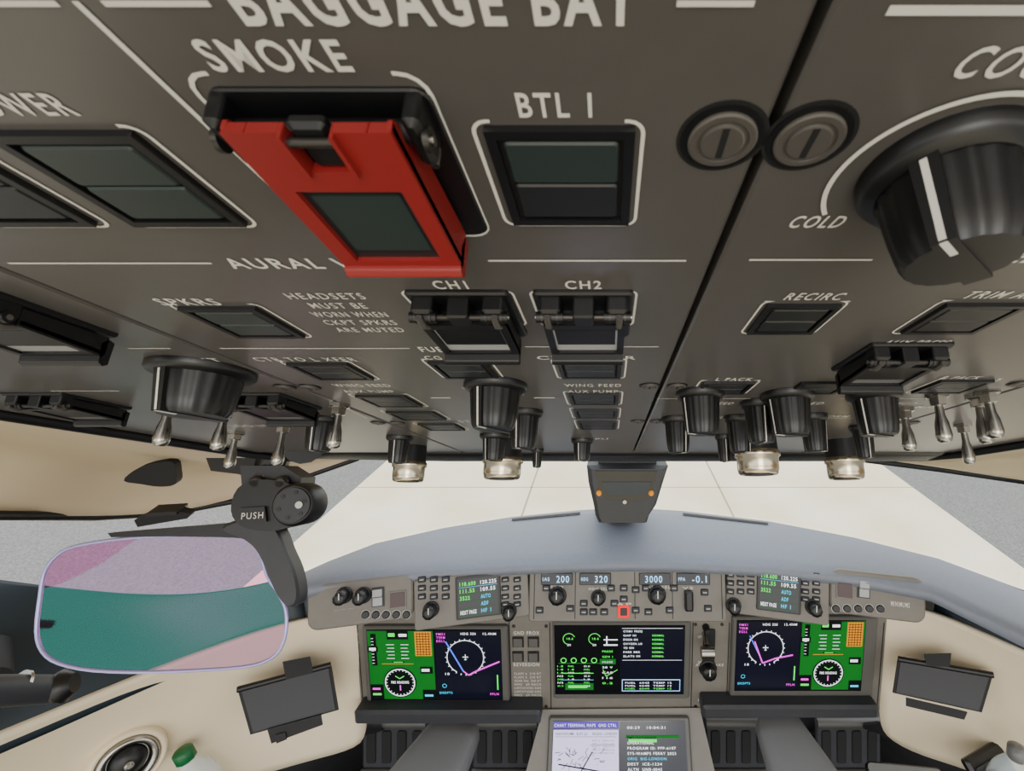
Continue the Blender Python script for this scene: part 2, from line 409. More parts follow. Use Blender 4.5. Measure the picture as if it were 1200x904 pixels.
k.build('fastener_recess',parent=oh)
# ================================================================ COMPASS
cf=Frame(at(735,575,.72),(1,0,0),(0,math.sin(.15),math.cos(.15)))
def cp(px,py,t=0): return cf.px(px,py,t)
k=MB()
ot=[cp(*p) for p in ((688,543),(782,543),(776,562),(768,588),(760,600),(757,609),(702,609),(698,600),(696,588),(690,562))]
ft=[(a*.88,c*.93) for a,c in ot]
k.prism(ot,-.05,.012,DARK); k.prism(ot,.012,.022,DARK,top=ft)
win=[cp(*p,.022) for p in ((697,552),(770,552),(764,574),(752,586),(712,586),(703,574))]
k.prism(win,.0221,.0235,SCRN)
w2=[cp(*p,.0235) for p in ((705,565),(764,565),(755,580),(712,580))]
k.prism(w2,.0236,.0245,TEAL)
for xx in (702,763):
    c=cp(xx,578,.023); k.lathe([(.004,.022),(.004,.027),(.002,.029)],E_O,14,M=Tr(c[0],c[1],0))
c=cp(732,588,.023); k.lathe([(.003,.02),(.003,.026)],STEEL,12,M=Tr(c[0],c[1],0))
k.box(-.045,.045,.02,.10,-.10,.0,DARK)
k.build('magnetic_compass',cf.M,bevel=.002)
# ================================================================ GLARESHIELD
def onz(px,py,z):
    r=ray(px,py); t=(z)/r.z; return CAM+r*t
farpx=[(345,676),(385,658),(440,637),(520,619),(600,606),(680,598),(735,595),(800,599),(900,611),(1000,630),(1100,655),(1200,692)]
nearpx=[(352,690),(385,683),(440,676),(520,667),(600,662),(680,659),(735,658),(800,659),(900,664),(1000,675),(1090,692),(1200,745)]
A=[onz(x,y,-.66) for x,y in farpx]; B=[onz(x,y,-.628) for x,y in nearpx]
gs=empty('glareshield',Matrix.Translation(A[6]))
def par(ob,p):
    mw=ob.matrix_world.copy(); ob.parent=p; ob.matrix_parent_inverse=Matrix.Identity(4); ob.matrix_basis=p.matrix_world.inverted()@mw
k=MB()
rows=[[p+Vector((0,.0,-.22)) for p in A],A]  # far skirt extended down out of sight to block outside light leaking below
for f in (.15,.5,.85): rows.append([A[i].lerp(B[i],f)+Vector((0,0,.012*math.sin(f*math.pi))) for i in range(len(A))])
rows.append(B)
rows.append([p+Vector((0,-.008,-.006)) for p in B]); rows.append([p+Vector((0,-.008,-.02)) for p in B])
rows.append([p+Vector((0,.02,-.03)) for p in B])
k.grid(rows,GREYT)
o=k.build('cowl'); par(o,gs)
k=MB()
for a0,a1,f0,f1 in ((4,5,.10,.16),(7,8,.10,.16)):
    def gp_(i,f): return A[i].lerp(B[i],f)+Vector((0,0,.012*math.sin(f*math.pi)+.003))
    k.add([gp_(a0,f0),gp_(a1,f0),gp_(a1,f1),gp_(a0,f1)],[[0,1,2,3]],BLACKM)
o=k.build('defog_slots'); par(o,gs)
k2=MB()
p0=onz(726,600,-.66)+Vector((0,.03,-.02)); p1=CAM+Vector((.03,.60,-.13))
w=.07
d=(p1-p0); nrm=d.cross(Vector((1,0,0))).normalized()*.025
a=[p0+Vector((-w,0,0)),p0+Vector((w,0,0)),p0+Vector((w*.6,0,0))-nrm*2,p0+Vector((-w*.6,0,0))-nrm*2]
w2_=.045
c=[p1+Vector((-w2_,0,0)),p1+Vector((w2_,0,0)),p1+Vector((w2_*.6,0,0))-nrm*2,p1+Vector((-w2_*.6,0,0))-nrm*2]
k2.add(a+c,[[3,2,1,0],[4,5,6,7],[0,1,5,4],[1,2,6,5],[2,3,7,6],[3,0,4,7]],DARK)
k2.build('windshield_center_post',bevel=.008)
# ================================================================ MCP frames
ty=R(22)
Yv=lambda a:Vector((0,math.sin(a),math.cos(a)))
MC=Frame(CAM+Vector((0,.865,-.69)),(1,0,0),Yv(ty))
def wing(xa,ya,xb,yb):
    x=Vector((xb-xa,yb-ya,0)).normalized()
    back=Vector((-x.y,x.x,0)); 
    y=Vector((0,0,1))*math.cos(ty)+back*math.sin(ty)
    c=CAM+Vector(((xa+xb)/2,(ya+yb)/2-.02,-.69))
    return Frame(c,x,y)
ML=wing(-.62,.80,-.174,.885); MR=wing(.257,.885,.70,.80)
gp=empty('glareshield_control_panel',Tr(CAM.x,CAM.y+.86,CAM.z-.69))
def bpx(k,fr,x0,y0,x1,y1,z0,z1,m,r=.002,b=None):
    a=fr.rect(x0,y0,x1,y1,z1); k.chip(a[0],a[1],a[2],a[3],z0,z1,m,r=r,b=b)
def sknob(k,fr,px,py,r=.011,h=.02,m=KNOB):
    c=fr.px(px,py,h); M=Tr(c[0],c[1],0)
    k.lathe([(r*1.15,.0005),(r*1.15,.004),(r,.005)],BLACK,24,M=M)
    k.lathe([(r*.9,.004),(r*.92,h*.6),(r*.85,h),(r*.4,h+.001)],m,36,M=M,fn=lambda t,q:1+.04*math.cos(9*t))
    k.box(-r*.06,r*.06,-r*.1,r*.8,h+.001,h+.0014,WHITE,M=M)
def sbtn(k,fr,px,py,w=.008,h=.006,m=DARK,z=.004):
    c=fr.px(px,py,z); k.chip(c[0]-w-.0015,c[0]+w+.0015,c[1]-h-.0015,c[1]+h+.0015,.0002,.0008,SEAM,r=.002,b=.0001)
    k.chip(c[0]-w,c[0]+w,c[1]-h,c[1]+h,.0003,z,m,r=.0015,b=.001)
    k.box(c[0]-w*.6,c[0]+w*.6,c[1]-.0006,c[1]+.0006,z,z+.0003,WHITE)
def tx(k,fr,s,x0,x1,yb,yt,z,m,off=.01):
    a=fr.px(x0,yb,z); c=fr.px(x1,yt,z); k.text(s,a[0],c[0],a[1],c[1],z+.0004,m,off)
k=MB()
bpx(k,MC,620,669,851,729,-.06,0,FACE,r=.006,b=.002)
for x0,x1,l,v in ((634,671,'IAS','200'),(679,716,'HDG','320'),(749,786,'ALT','3000'),(793,832,'FPA','-0.1')):
    bpx(k,MC,x0,672,x1,686,.0003,.003,SCRN)
    if v=='3000': tx(k,MC,v,756,776,683,675,.003,E_LB)
    else:
        tx(k,MC,l,x0+2,x0+10,681,677,.003,E_LB); tx(k,MC,v,x0+18,x1-4,683,675,.003,E_LB)
for px,py,r in ((652,702,.017),(701,704,.014),(771,701,.017)): sknob(k,MC,px,py,r,.022)
bpx(k,MC,803,694,813,718,.0003,.014,BLACK,r=.004)
for px,py in ((684,708),(684,718),(695,718),(708,718),(632,716),(640,690),(731,690),(731,703),(720,708),(745,716),(830,714),(826,695),(790,690),(757,690),(668,714),(716,690),(745,692),(760,718),(785,716)):
    sbtn(k,MC,px,py,.007,.0055)
bpx(k,MC,724,710,738,725,.0003,.004,E_R,r=.002); bpx(k,MC,727,713,735,722,.004,.005,BLACK)
for s,x0,x1,yb in (('SPD',645,660,690),('HDG SEL',690,712,692),('ALT SEL',758,786,690),('VS',800,812,691),('AP',722,740,710)):
    tx(k,MC,s,x0,x1,yb,yb-3.2,.0005,WHITE)
for x in (626,674,744,788,846):
    bpx(k,MC,x-.4,671,x+.4,726,.0002,.0007,SEAM)
o=k.build('autopilot_panel',MC.M); par(o,gp)
def wingpanel(fr,left):
    k=MB()
    if left:
        bpx(k,fr,485,673,620,731,-.06,0,FACE,r=.006,b=.002); bpx(k,fr,360,680,484,733,-.06,0,FACE,r=.02,b=.003)
        sx=(537,584,677,722); bx=(494,508,522); bx2=(592,606); kn=((502,720),(596,722)); fk=((397,703),(420,703)); wt=(443,700); dk=(466,703); rb=[(428+i*12,721) for i in range(5)]
        rows=(680,690,700)
    else:
        bpx(k,fr,851,669,972,726,-.06,0,FACE,r=.006,b=.002); bpx(k,fr,973,673,1085,725,-.06,0,FACE,r=.02,b=.003)
        sx=(890,936,671,716); bx=(856,868,880); bx2=(944,957); kn=((861,715),(957,717)); fk=(); wt=(1012,690); dk=(990,692); rb=[(980+i*13,714) for i in range(5)]
        rows=(674,684,694)
    bpx(k,fr,sx[0]-3,sx[2]-3,sx[1]+3,sx[3]+2,.0003,.003,BLACK,r=.003)
    x0,x1,y0,y1=fr.rect(sx[0],sx[2],sx[1],sx[3],.003)
    n=lambda a,c:(x0+(x1-x0)*a,y0+(y1-y0)*c)
    k.box(x0,x1,y0,y1,.003,.0034,SCRN)
    z=.0037
    for r_,(s1,s2) in enumerate((('118.600','120.225'),('111.55','109.55'),('3522','AUTO'),('','ADF'),('NEXT PAGE','HF 1'))):
        yy=.82-r_*.185
        for s_,a,c,mm in ((s1,.04,.44,E_G2 if r_!=4 else E_W),(s2,.56,.96,E_W if r_<2 else E_C)):
            if s_:
                p=n(a,yy); q=n(a+(c-a)*min(1,len(s_)/6.5),yy+.10); k.text(s_,p[0],q[0],p[1],q[1],z,mm,.02)
        p=n(0.02,yy-.045); q=n(.98,yy-.036); k.box(p[0],q[0],p[1],q[1],z-.0001,z,E_C if r_ in (0,) else E_G)
    for X in bx:
        for Y in rows: sbtn(k,fr,X,Y,.0065,.0045)
    for X in bx2:
        for Y in list(rows)+[rows[-1]+9]: sbtn(k,fr,X,Y,.0065,.004)
    for X,Y in kn: sknob(k,fr,X,Y,.014,.03)
    for X,Y in fk: sknob(k,fr,X,Y,.014,.03)
    c=fr.px(wt[0],wt[1],.001)
    k.box(c[0]-.012,c[0]+.012,c[1]-.019,c[1]+.019,.0003,.002,BLACK); k.box(c[0]-.009,c[0]+.009,c[1]-.016,c[1]+.0,.002,.006,LENSW); k.box(c[0]-.009,c[0]+.009,c[1]+.002,c[1]+.016,.002,.008,LENSW)
    c=fr.px(dk[0],dk[1],.001)
    k.box(c[0]-.017,c[0]+.017,c[1]-.017,c[1]+.017,.0003,.002,FACE); k.box(c[0]-.014,c[0]+.014,c[1]-.014,c[1]+.014,.002,.004,mat('annunciator',(60,35,32),.2))
    for X,Y in rb:
        c=fr.px(X,Y,.003); k.lathe([(.008,.0003),(.008,.003),(.006,.004)],BLACK,18,M=Tr(c[0],c[1],0)); k.ring(c[0],c[1],.0085,.0012,.0005,WHITE,18)
    tx(k,fr,'MINIMUMS',rb[0][0]-36 if left else rb[-1][0]+12,rb[0][0]-14 if left else rb[-1][0]+34,716 if left else 710,713 if left else 707,.0005,WHITE)
    o=k.build('radio_control_panel',fr.M); par(o,gp)
wingpanel(ML,True); wingpanel(MR,False)
# ================================================================ MAIN PANEL
MN=Frame(CAM+Vector((0,.90,-.80)),(1,0,0),Yv(R(7)))
mp=empty('main_instrument_panel',Tr(CAM.x,CAM.y+.90,CAM.z-.8))
k=MB()
bpx(k,MN,414,700,1040,838,-.05,0,FACE,r=.01)
for x in (422,598,645,811,853,1032): bpx(k,MN,x-.5,730,x+.5,832,.0002,.0008,SEAM)
bpx(k,MN,414,835,633,851,-.04,.045,DARK,r=.006); bpx(k,MN,824,829,1031,844,-.04,.045,DARK,r=.006)
for X in (607,625):
    for Y in (753,770):
        c=MN.px(X,Y,.002); k.box(c[0]-.013,c[0]+.013,c[1]-.013,c[1]+.013,.0003,.002,SEAM); k.box(c[0]-.010,c[0]+.010,c[1]-.010,c[1]+.010,.002,.005,BEZ)
tx(k,MN,'GND PROX',602,632,744,740,.0005,WHITE); tx(k,MN,'REVERSION',602,632,781,777,.0005,WHITE)
for i in range(9): tx(k,MN,random.choice(('LIMITATIONS KIAS','FLAPS 6  210 KT','GEAR DN  250 KT','MMO  .89 MACH')),603,634,791+i*4.2,788.5+i*4.2,.0005,WHITE,.0)
bpx(k,MN,824,738,838,778,.0003,.003,SEAM,r=.004)
c=MN.px(829,765,.04); k.tube([(c[0],c[1]+.02,.0),(c[0],c[1]+.01,.03)],.005,STEEL); k.tube([(c[0]-.014,c[1],.04),(c[0]+.014,c[1],.04)],.013,STEEL,20)
c=MN.px(828,738,.01); k.lathe([(.008,0),(.008,.01),(.005,.02)],BLACK,18,M=Tr(c[0],c[1],0))
sknob(k,MN,832,792,.018,.025)
for s,x0,x1,y in (('UP',818,822,748),('DN',818,822,778),('LDG GEAR',818,846,822),('AUTOBRAKE',815,848,781)): tx(k,MN,s,x0,x1,y,y-3,.0005,WHITE)
for X,Y in ((815,732),(846,732),(815,828),(846,828),(602,734),(640,734),(602,828),(640,828)):
    c=MN.px(X,Y,0); k.lathe([(.004,.0003),(.004,.0012)],SCREW,12,M=Tr(c[0],c[1],0))
o=k.build('panel_face',MN.M); par(o,mp)
def plane_sym(k,n,cx,cy,s,z,m):
    p=n(cx,cy)
    k.box(p[0]-s*.1,p[0]+s*.1,p[1]-s,p[1]+s,z,z+.0002,m); k.box(p[0]-s*.9,p[0]+s*.9,p[1]-s*.05,p[1]+s*.22,z,z+.0002,m); k.box(p[0]-s*.4,p[0]+s*.4,p[1]-s*.9,p[1]-s*.7,z,z+.0002,m)
def pfd(k,n,z):
    def q(a,c,e,f,m,dz=0):
        p=n(a,c);r=n(e,f); k.box(p[0],r[0],p[1],r[1],z+dz,z+dz+.0002,m)
    q(0,0,1,1,E_G)
    q(.30,.88,.62,1,E_DK,.0002); q(.32,.92,.42,.97,E_G2,.0004); q(.48,.92,.60,.96,E_W,.0004)
    q(.72,.64,.97,.99,E_O,.0002)
    for i in range(9): q(.735,.66+i*.037,.955,.668+i*.037,E_DK,.0004)
    for i in range(5): q(.75+i*.045,.65,.758+i*.045,.98,E_DK,.0004)
    q(.05,.50,.13,.96,E_DK,.0002)
    for i in range(9): q(.055,.53+i*.045,.09,.536+i*.045,E_W,.0004)
    q(.0,.70,.15,.78,E_DK,.0003); q(.02,.72,.12,.76,E_W,.0006)
    for i in range(5): q(.28+.02*(i%2),.60+i*.05,.40,.606+i*.05,E_W,.0002); q(.50,.60+i*.05,.62-.02*(i%2),.606+i*.05,E_W,.0002)
    q(.2,.52,.68,.527,E_O,.0003); q(.36,.54,.54,.56,E_DK,.0004); q(.38,.545,.52,.555,E_G2,.0006)
    q(.78,.38,.97,.48,E_DK,.0002); q(.80,.41,.92,.45,E_W,.0004)
    q(0,0,.2,.22,E_DK,.0002); q(.80,.0,1,.14,E_DK,.0002); q(.83,.04,.96,.07,E_C,.0004); q(.03,.14,.15,.17,E_M,.0004); q(.03,.06,.16,.09,E_G2,.0004)
    p=n(.46,.25); r=(n(1,0)[0]-n(0,0)[0])*.225
    k.lathe([(r*1.12,z+.0003),(r*1.12,z+.0005)],E_DK,32,M=Tr(p[0],p[1],0))
    k.ring(p[0],p[1],r,r*.07,z+.0007,E_W)
    for i in range(24):
        a=R(i*15); k.ribbon([(p[0]+r*.86*math.cos(a),p[1]+r*.86*math.sin(a)),(p[0]+r*.98*math.cos(a),p[1]+r*.98*math.sin(a))],r*.05,z+.0007,E_W)
    k.text('FMS HEADING',p[0]-r*.6,p[0]+r*.6,p[1]-r*.07,p[1]+r*.12,z+.001,E_W,.02)
    k.box(p[0]-r*.04,p[0]+r*.04,p[1]-r*.6,p[1]-r*.2,z+.0008,z+.001,E_M)
    k.ribbon([(p[0]-r*.3,p[1]+r*.5),(p[0],p[1]+r*.3),(p[0]+r*.3,p[1]+r*.5)],r*.06,z+.0008,E_G2)
def nd(k,n,z,mirror=False):
    a=n(0,0);c=n(1,1); k.box(a[0],c[0],a[1],c[1],z,z+.0002,NAVY)
    p=n(.46,.62); W_=c[0]-a[0]; r=W_*.28
    k.ring(p[0],p[1],r,r*.045,z+.0003,E_W,a0=-60,a1=240,n=40); 
    for i in range(24):
        t=R(i*15); k.ribbon([(p[0]+r*1.0*math.cos(t),p[1]+r*1.0*math.sin(t)),(p[0]+r*1.10*math.cos(t),p[1]+r*1.10*math.sin(t))],r*.04,z+.0003,E_W)
    plane_sym(k,n,.46,.62,r*.17,z+.0004,E_W)
    def ln(pts,w,m): k.ribbon([n(*t) for t in pts],W_*w,z+.0004,m)
    if not mirror:
        ln(((.17,.85),(.42,.42)),.022,E_B); ln(((.5,.36),(.62,.42),(.98,.56)),.025,E_M); ln(((.42,.42),(.5,.36)),.02,E_M)
    else:
        ln(((.28,.72),(.42,.4)),.022,E_M); ln(((.42,.4),(.62,.47),(.9,.52)),.025,E_M); ln(((.2,.8),(.42,.42)),.015,E_B)
    for s,x,y,m in (('FMS1',.03,.94,E_M),('HDG 320',.40,.945,E_W),('TERM',.03,.89,E_M),('12.4NM',.74,.945,E_W),('10',.14,.36,E_W),('FPLN',.82,.06,E_M),('ENDPTS',.04,.08,E_C),('EGLL',.03,.84,E_M)):
        t=n(x,y); k.text(s,t[0],t[0]+W_*.033*len(s),t[1],t[1]+W_*.038,z+.0005,m,.01)
    t=n(.93,.14); k.box(t[0],t[0]+W_*.02,t[1],t[1]+W_*.25,z+.0003,z+.0004,E_G2)
    k.ring(*n(.12,.2),W_*.03,W_*.008,z+.0003,E_C,16)
def display(fr,bz,sc,kind):
    k=MB(); x0,x1,y0,y1=fr.rect(*bz,.012); k.chip(x0,x1,y0,y1,.0005,.012,BEZ,r=.006,b=.003)
    x0,x1,y0,y1=fr.rect(*sc,.0125); k.box(x0,x1,y0,y1,.012,.0128,SCRN)
    z=.013
    N_=lambda a,c:(x0+(x1-x0)*a,y0+(y1-y0)*c)
    sub=lambda a0,a1,c0=.02,c1=.98:(lambda a,c:N_(a0+(a1-a0)*a,c0+(c1-c0)*c))
    W_=x1-x0
    if kind=='L': pfd(k,sub(.005,.495),z); nd(k,sub(.505,.995),z)
    if kind=='R': nd(k,sub(.005,.495),z,True); pfd(k,sub(.505,.995),z)
    if kind=='C':
        n=sub(.005,.495); 
        def q(a,c,e,f,m,dz=0): p=n(a,c);r=n(e,f); k.box(p[0],r[0],p[1],r[1],z+dz,z+dz+.0002,m)
        for cx in (.22,.62):
            p=n(cx,.82); r=W_*.045; k.ring(p[0],p[1],r,r*.10,z+.0003,E_G2,a0=20,a1=250); k.text('18.6',p[0]-r*.4,p[0]+r*.7,p[1]-r*.15,p[1]+r*.25,z+.0004,E_G2,.01)
            k.text('EPR',p[0]-r*.3,p[0]+r*.3,p[1]-r*1.3,p[1]-r*.95,z+.0004,E_W,.01)
        for i in range(4):
            p=n(.13+.16*i,.5); r=W_*.02; k.ring(p[0],p[1],r,r*.3,z+.0003,E_G2)
        q(.05,.45,.72,.462,E_G,.0003); q(.1,.3,.6,.31,E_G2,.0003); q(.1,.2,.6,.206,E_C,.0003); q(.15,.05,.6,.15,E_G,.0002); q(.2,.08,.5,.12,E_G2,.0004)
        q(.76,.72,.98,.74,E_W,.0003); q(.76,.80,.98,.815,E_W,.0003); q(.80,.72,.82,.86,E_W,.0003)
        for i in range(7): 
            for xx in (.03,.2,.45):
                t=n(xx,.40-i*.05); k.text(random.choice(('2450','1.8','96.2','FUEL','OIL 54','N2')),t[0],t[0]+W_*.045,t[1],t[1]+W_*.013,z+.0005,random.choice((E_G2,E_W,E_G2)),.01)
            t=n(.74,.62-i*.08); k.text(random.choice(('GEN 1','28 V','116','PRESS','0.2','CAB')),t[0],t[0]+W_*.08,t[1],t[1]+W_*.016,z+.0005,random.choice((E_G2,E_W)),.01)
        k.ribbon([n(.75,.36),n(.80,.26),n(.98,.36)],W_*.005,z+.0003,E_G2); q(.7,.44,.95,.52,E_G,.0003)
        n=sub(.505,.995)
        q(0,0,1,1,NAVY)
        for i,s in enumerate(('COM1 FREQ','OAP HI','DOOR OK','OXYGEN LO','YD ON','PARK BRK','SLATS IN')):
            t=n(.05,.92-i*.062); k.text(s,t[0],t[0]+W_*.016*len(s),t[1],t[1]+W_*.016,z+.0005,E_W,.01)
            if i>0: t=n(.5,.92-i*.062); k.text('NORMAL',t[0],t[0]+W_*.09,t[1],t[1]+W_*.016,z+.0005,E_G2,.02)
        q(.03,.975,.97,.98,E_W,.0003); q(.03,.5,.97,.504,E_W,.0003); q(.03,.03,.95,.21,E_LB,.0003); q(.04,.04,.94,.20,NAVY,.0005)
        for i in range(3):
            t=n(.08,.06+i*.045); k.text('FUEL  6540  TEMP 12',t[0],t[0]+W_*.36,t[1],t[1]+W_*.013,z+.0009,random.choice((E_W,E_G2)),.01)
    o=k.build('cockpit_display',fr.M); return o
for a in (((427,735,596,833),(432,738,588,821),'L'),((648,729,809,820),(650,733,802,814),'C'),((857,724,1026,824),(862,727,1012,810),'R')):
    display(MN,*a)
# ================================================================ PEDESTAL
y0=MN.M@Vector((MN.px(713,838)[0],MN.px(713,838)[1],0))
PD=Frame(y0+Vector((0,-.02,0)),(1,0,0),Yv(R(38)))
pe=empty('center_pedestal',Matrix.Translation(y0))
k=MB()
pt=[PD.px(636,832),PD.px(820,830),PD.px(838,906),PD.px(846,960),PD.px(600,960),PD.px(616,906)]
k.prism(pt,-.35,0,FACE)
o=k.build('pedestal_body',PD.M,bevel=.006); par(o,pe)
k=MB()
x0,x1,yb,yt=PD.rect(640,840,812,980,.01); k.chip(x0,x1,yb,yt,.0005,.01,BEZ,r=.006)
x0,x1,yb,yt=PD.rect(646,845,806,972,.0105); k.box(x0,x1,yb,yt,.01,.0108,SCRN); z=.011
n=lambda a,c:(x0+(x1-x0)*a,yb+(yt-yb)*c); W_=x1-x0
def q(a,c,e,f,m,dz=0): p=n(a,c);r=n(e,f); k.box(p[0],r[0],p[1],r[1],z+dz,z+dz+.0002,m)
q(.005,.0,.495,.91,E_LAV); q(.0,.925,.495,.99,E_P); q(.505,.0,.995,.99,NAVY)
k.text('CHART TERMINAL MAPS  GND CTRL',*(n(.01,0)[0],n(.48,0)[0]),n(0,.94)[1],n(0,.97)[1],z+.0005,E_W,.0)
k.text('AERODROME  ELEV 22',n(.02,0)[0],n(.26,0)[0],n(0,.86)[1],n(0,.885)[1],z+.0005,E_DK,.01)
k.text('BIGGIN, LONDON',n(.3,0)[0],n(.48,0)[0],n(0,.86)[1],n(0,.885)[1],z+.0005,E_DK,.01)
q(.02,.84,.48,.844,E_DK,.0003); q(.28,.76,.47,.764,E_DK,.0003)
for i in range(5): k.text('RWY %d  TORA 2134'%(3+i*9),n(.3,0)[0],n(.46,0)[0],n(0,.80-i*.03)[1],n(0,.813-i*.03)[1],z+.0005,E_DK,.0)
for i in range(60):
    a=random.uniform(.04,.4);c=random.uniform(.3,.74); dx=random.uniform(-.045,.045); dy=random.uniform(-.06,.06)
    k.ribbon([n(a,c),n(min(.48,max(.02,a+dx)),min(.82,max(.02,c+dy)))],W_*.0036,z+.0003,E_DK)
k.ribbon([n(.08,.2),n(.30,.7)],W_*.008,z+.0003,E_DK); k.ribbon([n(.05,.58),n(.42,.5)],W_*.008,z+.0003,E_DK)
q(.55,.83,.95,.86,E_G,.0003); q(.57,.79,.78,.82,E_G2,.0003)
for i,(s,m) in enumerate((('00:29   10:04:31',E_W),('',E_W),('FMS DATABASE',E_DK),('OPERATIONAL',E_W),('PROGRAM ID: PPP-6107',E_W),('SYS-WAMPS FERRY 2023',E_W),('ORIG  BIG-LONDON',E_C),('DEST  ICE-1234',E_W),('ALTN  UNB-0045',E_W),('CRC  OK',E_G2))):
    if s: k.text(s,n(.56,0)[0],n(.56+.018*len(s),0)[0],n(0,.92-i*.05)[1],n(0,.946-i*.05)[1],z+.0006,m,.01)
o=k.build('pedestal_display',PD.M); par(o,pe)
# ================================================================ SIDES
def patch(name,cols,m,mids=None,solid=.012,sub=2):
    k=MB(); rows=[[c[i] for c in cols] for i in range(len(cols[0]))]; k.grid(rows,m); return k.build(name,solid=solid,subsurf=sub)
Lc=[[at(434,715,1.09),at(431,735,1.085),at(430,790,1.10),at(428,838,1.11),at(432,872,1.12)],
    [at(352,722,1.03),at(354,735,1.03),at(372,790,1.07),at(372,852,1.09),at(380,885,1.10)],
    [at(255,757,.95),at(256,770,.96),at(272,812,1.0),at(300,874,1.03),at(306,905,1.05)],
    [at(150,797,.86),at(150,812,.87),at(165,850,.91),at(190,905,.95),at(200,940,1.0)],
    [at(0,862,.72),at(0,880,.73),at(10,905,.77),at(30,970,.82),at(40,1000,.9)],
    [at(-250,960,.55),at(-250,980,.56),at(-240,1010,.6),at(-200,1080,.65),at(-180,1120,.7)]]
patch('side_console_liner',Lc,CREAM)
Rc=[[at(1024,705,1.09),at(1026,728,1.085),at(1028,780,1.10),at(1030,836,1.11),at(1032,860,1.12)],
    [at(1090,712,1.04),at(1090,728,1.05),at(1085,790,1.08),at(1080,856,1.09),at(1078,885,1.10)],
    [at(1200,767,.93),at(1200,782,.94),at(1185,830,.97),at(1170,872,1.0),at(1160,905,1.02)],
    [at(1400,850,.75),at(1400,870,.76),at(1380,910,.8),at(1360,960,.83),at(1340,1000,.9)]]
patch('side_console_liner',[c for c in Rc[::-1]],CREAM)
def sill(name,outer,inner):
    cols=[[o_,o_.lerp(i_,.12)+Vector((0,0,.004)),o_.lerp(i_,.5),i_.lerp(o_,.12),i_,i_+Vector((0,0,-.02))] for o_,i_ in zip(outer,inner)]
    patch(name,cols,TEAL)
sill('window_sill',[at(352,672,1.04),at(290,690,1.0),at(200,700,.94),at(100,694,.88),at(0,682,.82),at(-250,650,.72)],
     [at(358,724,1.04),at(300,742,1.0),at(250,762,.955),at(150,803,.865),at(0,870,.725),at(-250,965,.555)])
sill('window_sill',[at(1420,770,.8),at(1300,728,.88),at(1195,690,.98),at(1100,664,1.08)],
     [at(1400,853,.755),at(1300,810,.84),at(1200,770,.93),at(1095,716,1.05)])
def ovw(u,v,z=0): x,y=ovp(u,v); return OV.M@Vector((x,y,z))
Lh=[[ovw(-6.1,-1,-.3),CAM+Vector((-.75,-.25,.12)),CAM+Vector((-.98,-.2,-.02)),CAM+Vector((-1.05,-.2,-.25))],
    [ovw(-6.1,3,-.3),at(-250,450,.62),at(-250,500,.66),at(-250,600,.66)],
    [ovw(-6.1,6,-.3),at(0,500,.72),at(0,535,.75),at(0,603,.76)],
    [ovw(-6.1,8,-.3),at(120,520,.88),at(110,555,.9),at(110,605,.92)],
    [ovw(-5.9,9.2,-.3),at(210,535,.98),at(200,560,1.02),at(200,600,1.03)],
    [ovw(-5.5,9.5,-.5),at(275,540,1.08),at(275,560,1.1),at(275,586,1.1)],
    [ovw(-4.5,9.8,-.6),at(420,528,1.2),at(420,532,1.22),at(420,536,1.22)]]
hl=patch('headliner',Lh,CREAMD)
k=MB(); k.tube([c[3]+Vector((0,0,-.002)) for c in Lh],.008,BLACK); o=k.build('window_seal'); par(o,hl)
Rh=[[ovw(6.0,-1,-.3),CAM+Vector((.75,-.25,.12)),CAM+Vector((1.05,-.2,-.02)),CAM+Vector((1.15,-.2,-.25))],
    [ovw(6.0,3,-.3),at(1600,430,.6),at(1650,500,.66),at(1650,590,.66)],
    [ovw(6.0,6,-.3),at(1330,500,.78),at(1330,530,.8),at(1330,582,.8)],
    [ovw(6.0,8,-.3),at(1200,520,.92),at(1200,540,.93),at(1200,563,.93)],
    [ovw(5.8,9.2,-.3),at(1120,535,1.02),at(1110,541,1.03),at(1100,549,1.03)],
    [ovw(4.8,9.6,-.6),at(1030,530,1.12),at(1020,534,1.14),at(1010,538,1.14)]]
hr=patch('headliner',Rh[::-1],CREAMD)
k=MB(); k.tube([c[3]+Vector((0,0,-.002)) for c in Rh],.007,BLACK); o=k.build('window_seal'); par(o,hr)
k=MB()
k.grid([[CAM+Vector((x,y,z-(abs(x)**2)*.12)) for x in (-1.0,-.6,-.2,.2,.6,1.0)] for y,z in ((-.9,.42),(-.3,.40),(.2,.22),(.45,.0),(.62,-.12))],CREAM)
k.build('ceiling',solid=.02)
k=MB(); k.box(-1.3,1.4,-1.0,1.5,-.05,0,BLACKM); k.build('floor')
k=MB(); k.box(-.75,.85,1.25,1.28,0,.62,BLACKM); k.build('wall_front')
k=MB(); k.grid([[at(434,852,1.14),at(372,862,1.12),at(300,885,1.06),at(190,920,1.0),at(30,990,.85),at(-200,1080,.7)],[Vector((-.62,1.25,0)),Vector((-.75,1.2,0)),Vector((-.95,.9,0)),Vector((-1.05,.7,0)),Vector((-1.15,.45,0)),Vector((-1.2,.0,0))]],BLACKM); k.build('wall_left',solid=.01)
k=MB(); k.grid([[at(1028,848,1.14),at(1080,862,1.12),at(1170,885,1.03),at(1360,980,.85)],[Vector((.68,1.25,0)),Vector((.8,1.2,0)),Vector((1.0,.9,0)),Vector((1.25,.3,0))]],BLACKM); k.build('wall_right',solid=.01)
